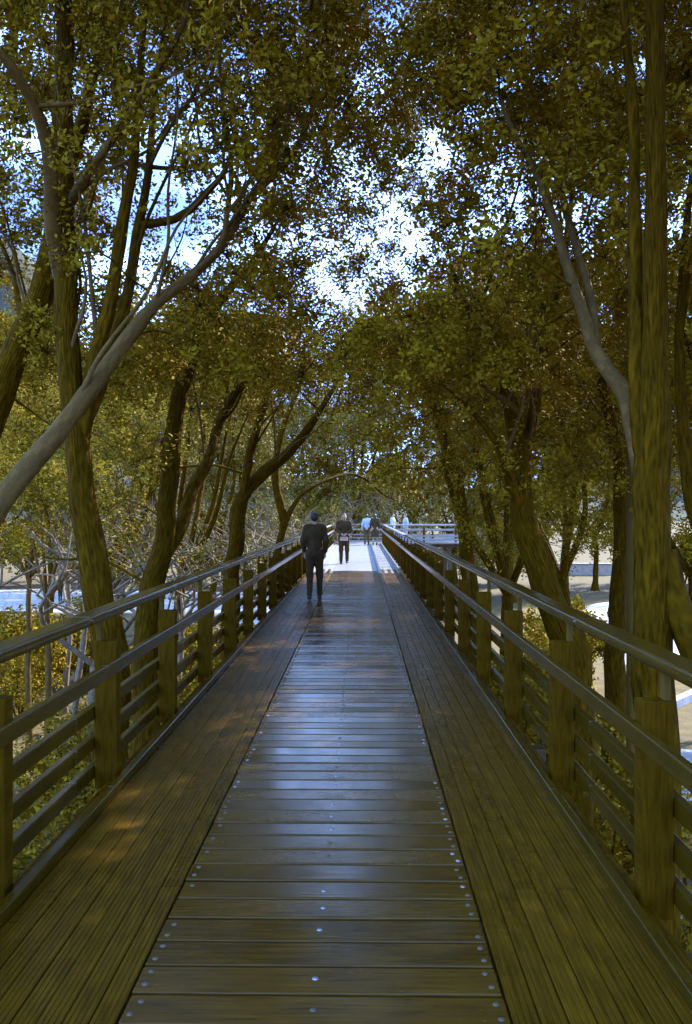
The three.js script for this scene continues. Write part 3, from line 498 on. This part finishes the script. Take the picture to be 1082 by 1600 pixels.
// ---------------------------------------------------------------- shrubs below the railings
{
  const R = rng(515);
  const bush = (x, z, h, r, n, i, label, group) => {
    const t = new Tree(label, group, { seed: 300 + i, base: V(x, GROUND, z), sprigs: z > -28 ? SPRIG_MID : z > -60 ? SPRIG_FAR : SPRIG_VFAR, name: 'shrub', tone: 'olive' });
    for (let k = 0; k < 5; k++) { const a = k * 1.26 + R(); t.limb('stem', [V(x, GROUND - 0.1, z), V(x + Math.cos(a) * r * 0.2, GROUND + h * 0.4, z + Math.sin(a) * r * 0.2), V(x + Math.cos(a) * r * 0.55, GROUND + h * 0.85, z + Math.sin(a) * r * 0.55)], [0.05, 0.035, 0.012], 0.5, 6); t.nodes.push({ p: V(x, GROUND + h * 0.3, z), r: 0.04 }); }
    for (let k = 0; k < 7; k++) { const a = R() * 6.283, q = Math.sqrt(R()) * r * 0.7; t.blob(V(x + Math.cos(a) * q, GROUND + h * (0.25 + 0.65 * R()), z + Math.sin(a) * q), r * 0.5, Math.round(n / 7), 0.9); }
    t.finish(); t.root.userData.category = 'shrub';
  };
  let i = 0;
  for (let k = 0; k < 17; k++) bush(-3.6 - 1.0 * (k % 2) - 1.4 * R(), -4 - 1.75 * k, 2.5 + 0.8 * R(), 1.5, 420, i++, 'dense shrub growing below the left railing', 'shrubs below the left railing');
  for (let k = 0; k < 12; k++) bush(-8 - 5 * R(), -9 - 2.6 * k, 1.9 + 0.9 * R(), 1.8, 320, i++, 'dense shrub farther out on the left slope', 'shrubs on the left slope');
  for (let k = 0; k < 14; k++) bush(3.0 + 0.9 * R() + (k > 8 ? 1.5 * (k - 8) * 0.6 : 0), -3.6 - 2.3 * k, 2.4 + 0.8 * R(), 1.2, 400, i++, 'dense shrub growing below the right railing', 'shrubs below the right railing');
  for (let k = 0; k < 28; k++) if (k !== 17 && k !== 18 && k !== 19) bush(-52 + 4 * k + 2 * R(), -82 - 4 * R(), 5 + 1.5 * R(), 3.2, 230, i++, 'low shrub in the far hedge beyond the plaza', 'far hedge of shrubs');
}
// ---------------------------------------------------------------- things on the plaza
{
  const wall = thing('low_wall', V(0, GROUND, 0), 'long low pale stone wall at the back of the plaza', 'wall');
  for (let k = 0; k < 4; k++) { const b = part(wall, 'wall_block', worldUV(box(1.55, 1.15, 0.5, 0.02)), M.stone); b.position.set(20.6 + 1.56 * k, 0.57, -95); const c = part(wall, 'coping', worldUV(box(1.55, 0.12, 0.62, 0.02)), M.stone); c.position.set(20.6 + 1.56 * k, 1.21, -95); }
  const kerb = thing('kerb', V(10.2, GROUND, -30), 'pale stone kerb on the plaza right of the thick trunk', 'kerb'); kerb.rotation.y = 0.9;
  for (let k = 0; k < 6; k++) { const b = part(kerb, 'kerb_stone', worldUV(box(1.2, 0.3, 0.3, 0.02)), M.stone); b.position.set(1.21 * k, 0.14, 0); }
  const k2 = thing('kerb', V(-31, GROUND, -68), 'long pale kerb on the path beyond the left railing', 'kerb');
  for (let k = 0; k < 16; k++) { const b = part(k2, 'kerb_stone', worldUV(box(1.3, 0.45, 0.4, 0.02)), M.stone); b.position.set(1.31 * k, 0.22, 0); }
  // slim pole with a dark box by the thick trunk
  const pl = thing('floodlight_pole', V((983 - VX) / F * 13, GROUND, -13), 'slim pole carrying a dark box just left of the thick right trunk', 'pole');
  part(pl, 'pole', tube([V(0, -0.2, 0), V(0, 4, 0), V(0, 10.4, 0)], [0.07, 0.06, 0.05], 10), M.bracket);
  const bx = part(pl, 'lamp_box', box(0.42, 0.42, 0.16, 0.02, 2), M.bracket); bx.position.set(-0.06, 9.35, 0.13);
  const vis = part(bx, 'hood', box(0.46, 0.03, 0.26, 0.008), M.bracket); vis.position.set(0, 0.222, 0.06);
}
// ---------------------------------------------------------------- people
function surface(f, lo, hi, cell) {                                // surface nets of f < 0
  const n = [0, 1, 2].map((k) => Math.ceil((hi[k] - lo[k]) / cell) + 1), S = new Float32Array(n[0] * n[1] * n[2]), id = (i, j, k) => i + n[0] * (j + n[1] * k);
  for (let k = 0; k < n[2]; k++) for (let j = 0; j < n[1]; j++) for (let i = 0; i < n[0]; i++) S[id(i, j, k)] = f(lo[0] + i * cell, lo[1] + j * cell, lo[2] + k * cell);
  const map = new Map(), pos = [], idx = [];
  for (let k = 0; k < n[2] - 1; k++) for (let j = 0; j < n[1] - 1; j++) for (let i = 0; i < n[0] - 1; i++) {
    let c = 0, x = 0, y = 0, z = 0; const v = (a) => S[id(i + (a & 1), j + ((a >> 1) & 1), k + (a >> 2))];
    for (let a = 0; a < 8; a++) for (const b of [1, 2, 4]) if (!(a & b)) { const p = v(a), q = v(a | b); if ((p < 0) !== (q < 0)) { const t = p / (p - q); c++; x += (a & 1) + (b === 1 ? t : 0); y += ((a >> 1) & 1) + (b === 2 ? t : 0); z += (a >> 2) + (b === 4 ? t : 0); } }
    if (c) { map.set(id(i, j, k), pos.length / 3); pos.push(lo[0] + (i + x / c) * cell, lo[1] + (j + y / c) * cell, lo[2] + (k + z / c) * cell); }
  }
  for (let k = 1; k < n[2] - 1; k++) for (let j = 1; j < n[1] - 1; j++) for (let i = 1; i < n[0] - 1; i++) {
    const a = S[id(i, j, k)] < 0; const quad = (b, q) => { if (a !== b) { const m = q.map((w) => map.get(w)); if (!a) m.reverse(); idx.push(m[0], m[1], m[2], m[0], m[2], m[3]); } };
    quad(S[id(i + 1, j, k)] < 0, [id(i, j - 1, k - 1), id(i, j, k - 1), id(i, j, k), id(i, j - 1, k)]);
    quad(S[id(i, j + 1, k)] < 0, [id(i - 1, j, k - 1), id(i - 1, j, k), id(i, j, k), id(i, j, k - 1)]);
    quad(S[id(i, j, k + 1)] < 0, [id(i - 1, j - 1, k), id(i, j - 1, k), id(i, j, k), id(i - 1, j, k)]);
  }
  const g = new THREE.BufferGeometry(); g.setAttribute('position', new THREE.Float32BufferAttribute(pos, 3)); g.setIndex(idx); g.computeVertexNormals(); return g;
}
const cap = (a, b, ra, rb) => (x, y, z) => { const dx = b[0] - a[0], dy = b[1] - a[1], dz = b[2] - a[2]; let t = ((x - a[0]) * dx + (y - a[1]) * dy + (z - a[2]) * dz) / (dx * dx + dy * dy + dz * dz + 1e-9); t = Math.max(0, Math.min(1, t)); return Math.hypot(x - a[0] - t * dx, y - a[1] - t * dy, z - a[2] - t * dz) - (ra + (rb - ra) * t); };
const ell = (c, r) => (x, y, z) => { const q = Math.hypot((x - c[0]) / r[0], (y - c[1]) / r[1], (z - c[2]) / r[2]); return (q - 1) * Math.min(...r); };
const join = (fs, k) => (x, y, z) => { let d = fs[0](x, y, z); for (let i = 1; i < fs.length; i++) { const e = fs[i](x, y, z), h = Math.max(0, k - Math.abs(d - e)) / k; d = Math.min(d, e) - h * h * k * 0.25; } return d; };
function handGeo(side) {                                           // palm at the origin, fingers down -y, palm facing the thigh
  const fs = [cap([0, 0, 0], [0, -0.07, 0], 0.022, 0.03), cap([0, -0.04, -0.02], [0, -0.08, -0.025], 0.016, 0.014), cap([0, -0.04, 0.02], [0, -0.08, 0.028], 0.016, 0.014)];
  [[0.030, 0.062], [0.011, 0.072], [-0.010, 0.068], [-0.029, 0.052]].forEach(([z, l]) => { const a = [0, -0.082, z], b = [side * 0.010, -0.082 - l * 0.5, z * 1.12], c = [side * 0.026, -0.082 - l, z * 1.1]; fs.push(cap(a, b, 0.0098, 0.009), cap(b, c, 0.009, 0.0075)); });
  fs.push(cap([side * 0.004, -0.025, 0.026], [side * 0.016, -0.055, 0.052], 0.012, 0.010), cap([side * 0.016, -0.055, 0.052], [side * 0.022, -0.085, 0.056], 0.010, 0.0085));
  return surface(join(fs, 0.008), [-0.06, -0.18, -0.06], [0.06, 0.04, 0.085], 0.005);
}
const HANDS = { '-1': handGeo(1), '1': handGeo(-1) };
function person(label, pos, turn, o) {                            // faces +z before turning; o: h, top, bottom, hair, stride, arms
  const q = o.fine ? 1 : 1.5, s = (o.h ?? 1.68) / 1.70, g = thing('person', pos, label, 'person', o.group); g.rotation.y = turn; g.scale.set(s * (o.slim ?? 1), s, s * (o.slim ?? 1));
  const st = o.stride ?? 0.12, hip = 0.90, sh = 1.40, J = { hipL: [-0.09, hip, 0], hipR: [0.09, hip, 0], kneeL: [-0.10, 0.49, st * 0.75 + 0.03], kneeR: [0.10, 0.49, -st * 0.25 + 0.02], ankL: [-0.10, 0.085, st], ankR: [0.10, 0.085 + st * 0.15, -st] };
  const arm = (sd) => { const A = o.arms ?? 'down', S = [sd * 0.185, sh - 0.02, 0]; return A === 'front' ? [S, [sd * 0.25, 1.14, 0.02], [sd * 0.07, 1.0, 0.22]] : A === 'out' ? [S, [sd * 0.245, 1.14, -0.05], [sd * 0.215, 0.90, 0.06]] : [S, [sd * 0.235, 1.13, -sd * st * 0.4 - 0.02], [sd * 0.24, 0.88, -sd * st * 0.7 + 0.06]]; };
  const AL = arm(-1), AR = arm(1), head = [0, 1.585, 0.015];
  const torso = [cap([0, 0.93, 0], [0, 1.08, 0.0], 0.125, 0.115), cap([-0.07, 1.28, 0], [0.07, 1.28, 0], 0.125, 0.125), cap([0, 1.05, 0], [0, 1.30, -0.01], 0.12, 0.125), cap([-0.15, sh, -0.01], [0.15, sh, -0.01], 0.06, 0.06)];
  const legs = [cap(J.hipL, J.kneeL, 0.085, 0.055), cap(J.kneeL, J.ankL, 0.056, 0.036), cap(J.hipR, J.kneeR, 0.085, 0.055), cap(J.kneeR, J.ankR, 0.056, 0.036), cap([-0.06, hip + 0.02, -0.02], [0.06, hip + 0.02, -0.02], 0.105, 0.105)];
  const arms = [cap(AL[0], AL[1], 0.05, 0.04), cap(AL[1], AL[2], 0.04, 0.027), cap(AR[0], AR[1], 0.05, 0.04), cap(AR[1], AR[2], 0.04, 0.027)];
  const headF = [ell(head, [0.076, 0.108, 0.094]), ell([0, 1.535, 0.035], [0.056, 0.06, 0.062]), cap([0, 1.585, 0.105], [0, 1.560, 0.118], 0.009, 0.014), cap([-0.03, 1.602, 0.097], [0.03, 1.602, 0.097], 0.012, 0.012), cap([-0.022, 1.527, 0.09], [0.022, 1.527, 0.09], 0.009, 0.009), ell([-0.079, 1.575, 0.0], [0.012, 0.03, 0.02]), ell([0.079, 1.575, 0.0], [0.012, 0.03, 0.02]), cap([0, 1.40, -0.01], [0, 1.53, 0], 0.06, 0.052)];
  const bodyF = join([...torso, ...legs, ...arms], 0.06);
  const skin = new THREE.MeshStandardMaterial({ color: lin(...(o.skin ?? [0.42, 0.27, 0.19])), roughness: 0.6 });
  const bodyG = [surface(bodyF, [-0.45, 0, -0.35], [0.45, 1.5, 0.4], 0.016 * q), surface(join(headF, 0.02), [-0.12, 1.36, -0.13], [0.12, 1.72, 0.15], 0.007 * q)];
  for (const [sd, A] of [[-1, AL], [1, AR]]) { const h = HANDS[sd].clone(), qt = new THREE.Quaternion().setFromUnitVectors(V(0, -1, 0), V(A[2][0] - A[1][0], A[2][1] - A[1][1], A[2][2] - A[1][2]).normalize()); h.applyQuaternion(qt); h.translate(...A[2]); bodyG.push(h); }
  part(g, 'body', mergeGeometries(bodyG), skin);
  const cloth = (c, r = 0.9) => new THREE.MeshStandardMaterial({ color: lin(...c), roughness: r });
  const fold = (x, y, z, a) => a * noise.noise(x * 16, y * 11, z * 16);
  const topF = join([...torso, ...arms, cap([0, hip + 0.02, 0], [0, 1.0, 0], 0.125, 0.125)], 0.035), cutW = (v, c, r) => Math.hypot(v[0] - c[0], v[1] - c[1], v[2] - c[2]) - r;
  const loose = o.loose ?? 0.022;
  part(g, o.topName ?? 'jacket', surface((x, y, z) => Math.max(topF(x, y, z) - loose - fold(x, y, z, 0.012), (o.hem ?? 0.84) - y, y - 1.475, -cutW([x, y, z], AL[2], 0.05), -cutW([x, y, z], AR[2], 0.05)), [-0.48, 0.7, -0.36], [0.48, 1.52, 0.42], 0.016 * q), cloth(o.top));
  const legF = join(legs, 0.05);
  if (o.skirt) part(g, 'skirt', surface((x, y, z) => Math.max(Math.hypot(x, z) - 0.14 - 0.16 * (0.95 - y) - 0.012 * Math.sin(Math.atan2(z, x) * 9), y - 0.98, 0.45 - y), [-0.4, 0.4, -0.4], [0.4, 1.02, 0.4], 0.018 * q), cloth(o.bottom));
  else part(g, 'trousers', surface((x, y, z) => Math.max(legF(x, y, z) - 0.018 - fold(x, y, z, 0.01), 0.07 - y, y - 0.99), [-0.3, 0.02, -0.4], [0.3, 1.03, 0.4], 0.016 * q), cloth(o.bottom));
  for (const a of [J.ankL, J.ankR]) { const sF = join([cap([a[0], a[1] - 0.045, a[2] - 0.03], [a[0], a[1] - 0.05, a[2] + 0.13], 0.042, 0.034), cap([a[0], a[1] + 0.01, a[2]], [a[0], a[1] - 0.05, a[2]], 0.045, 0.04)], 0.03); part(g, 'shoe', surface((x, y, z) => Math.max(sF(x, y, z), a[1] - 0.083 - y), [a[0] - 0.09, a[1] - 0.12, a[2] - 0.12], [a[0] + 0.09, a[1] + 0.1, a[2] + 0.2], 0.012 * q), cloth(o.shoes ?? [0.03, 0.025, 0.015], 0.6)); }
  const hF = join([ell([0, 1.605, -0.004], [0.088, 0.108, 0.104]), ...(o.long ? [cap([0, 1.6, -0.05], [0, 1.40, -0.085], 0.075, 0.07)] : [])], 0.03);
  part(g, 'hair', surface((x, y, z) => Math.max(hF(x, y, z) - 0.004 * noise.noise(x * 60, y * 25, z * 60), (z - 0.035) + (y < 1.63 ? (1.63 - y) * 0.9 : -(y - 1.63) * 0.9), (o.long ? 1.36 : 1.51) - y), [-0.14, 1.3, -0.2], [0.14, 1.76, 0.14], 0.009 * q), cloth(o.hair ?? [0.025, 0.018, 0.008], 0.55));
  return g;
}
const DK = [0.045, 0.025, 0.003];
person('person in dark clothes walking away near the left railing, closest of the walkers', V((492 - VX) / F * 17.4, 0.004, -17.4), Math.PI, { h: 1.68, top: DK, bottom: DK, fine: true, slim: 0.92, stride: 0.10, arms: 'out', loose: 0.02 });
{
  const p = person('person in dark clothes with a pale bag at the waist, second of the walkers', V((538 - VX) / F * 30, 0.004, -30), 0, { h: 1.66, top: DK, bottom: DK, stride: 0.07, arms: 'front', long: true, loose: 0.02 });
  const b = thing('waist_bag', p.position.clone().add(V(0.0, 0.83, 0.255)), 'small pale bag held at the waist by the second walker', 'bag');
  part(b, 'pouch', new RoundedBoxGeometry(0.26, 0.13, 0.07, 3, 0.03), new THREE.MeshStandardMaterial({ color: lin(0.45, 0.38, 0.36), roughness: 0.7 }));
  part(b, 'flap', new RoundedBoxGeometry(0.25, 0.055, 0.015, 2, 0.006).translate(0, 0.035, 0.04), new THREE.MeshStandardMaterial({ color: lin(0.40, 0.33, 0.31), roughness: 0.7 }));
}
person('person in a pale blue shirt at the far end of the boardwalk', V(0.32, 0.004, -48.5), Math.PI, { h: 1.62, top: [0.38, 0.48, 0.62], topName: 'shirt', bottom: [0.10, 0.07, 0.02], stride: 0.05 });
person('person in dark clothes beside the blue shirted one at the far end', V(0.75, 0.004, -48.0), Math.PI, { h: 1.64, top: DK, bottom: DK, skirt: true, stride: 0.03, long: true, loose: 0.022 });
person('person in a pale top on the crossing walk, just right of the handrail end', V(1.85, 0.004, -52.6), 1.2, { h: 1.66, top: [0.45, 0.47, 0.52], topName: 'shirt', bottom: [0.2, 0.2, 0.22] });
person('person in light clothes on the crossing walk, farther right', V(2.6, 0.004, -52.9), -1.3, { h: 1.64, top: [0.34, 0.42, 0.46], topName: 'shirt', bottom: [0.3, 0.32, 0.36] });
person('person in a dark dress standing on the sunlit plaza below right', V((955 - VX) / F * 48.6, GROUND + 0.012, -48.6), 2.4, { h: 1.64, top: DK, bottom: DK, skirt: true, stride: 0.03, long: true });
person('person in dark clothes and pale cap on the path below left', V((92 - VX) / F * 66, GROUND + 0.012, -66), 0.6, { h: 1.62, top: DK, bottom: DK, hair: [0.6, 0.58, 0.55], stride: 0.1 });
{
  const b = thing('litter_bin', V((994 - VX) / F * 46.5, GROUND + 0.01, -46.5), 'grey litter bin on the plaza right of the dark dressed person', 'litter bin'), gm = new THREE.MeshStandardMaterial({ color: lin(0.28, 0.27, 0.25), roughness: 0.6 });
  part(b, 'bin_body', new THREE.LatheGeometry([[0, 0], [0.23, 0], [0.25, 0.04], [0.27, 0.82], [0.25, 0.86], [0.22, 0.84], [0.2, 0.1]].map(([x, y]) => new THREE.Vector2(x, y)), 24), gm);
  part(b, 'bin_lid', new THREE.LatheGeometry([[0.1, 1.02], [0.2, 0.99], [0.28, 0.93], [0.285, 0.88], [0.265, 0.88], [0.2, 0.95], [0.1, 0.98], [0.1, 1.02]].map(([x, y]) => new THREE.Vector2(x, y)), 24), gm);
}

renderer.render(scene, camera);
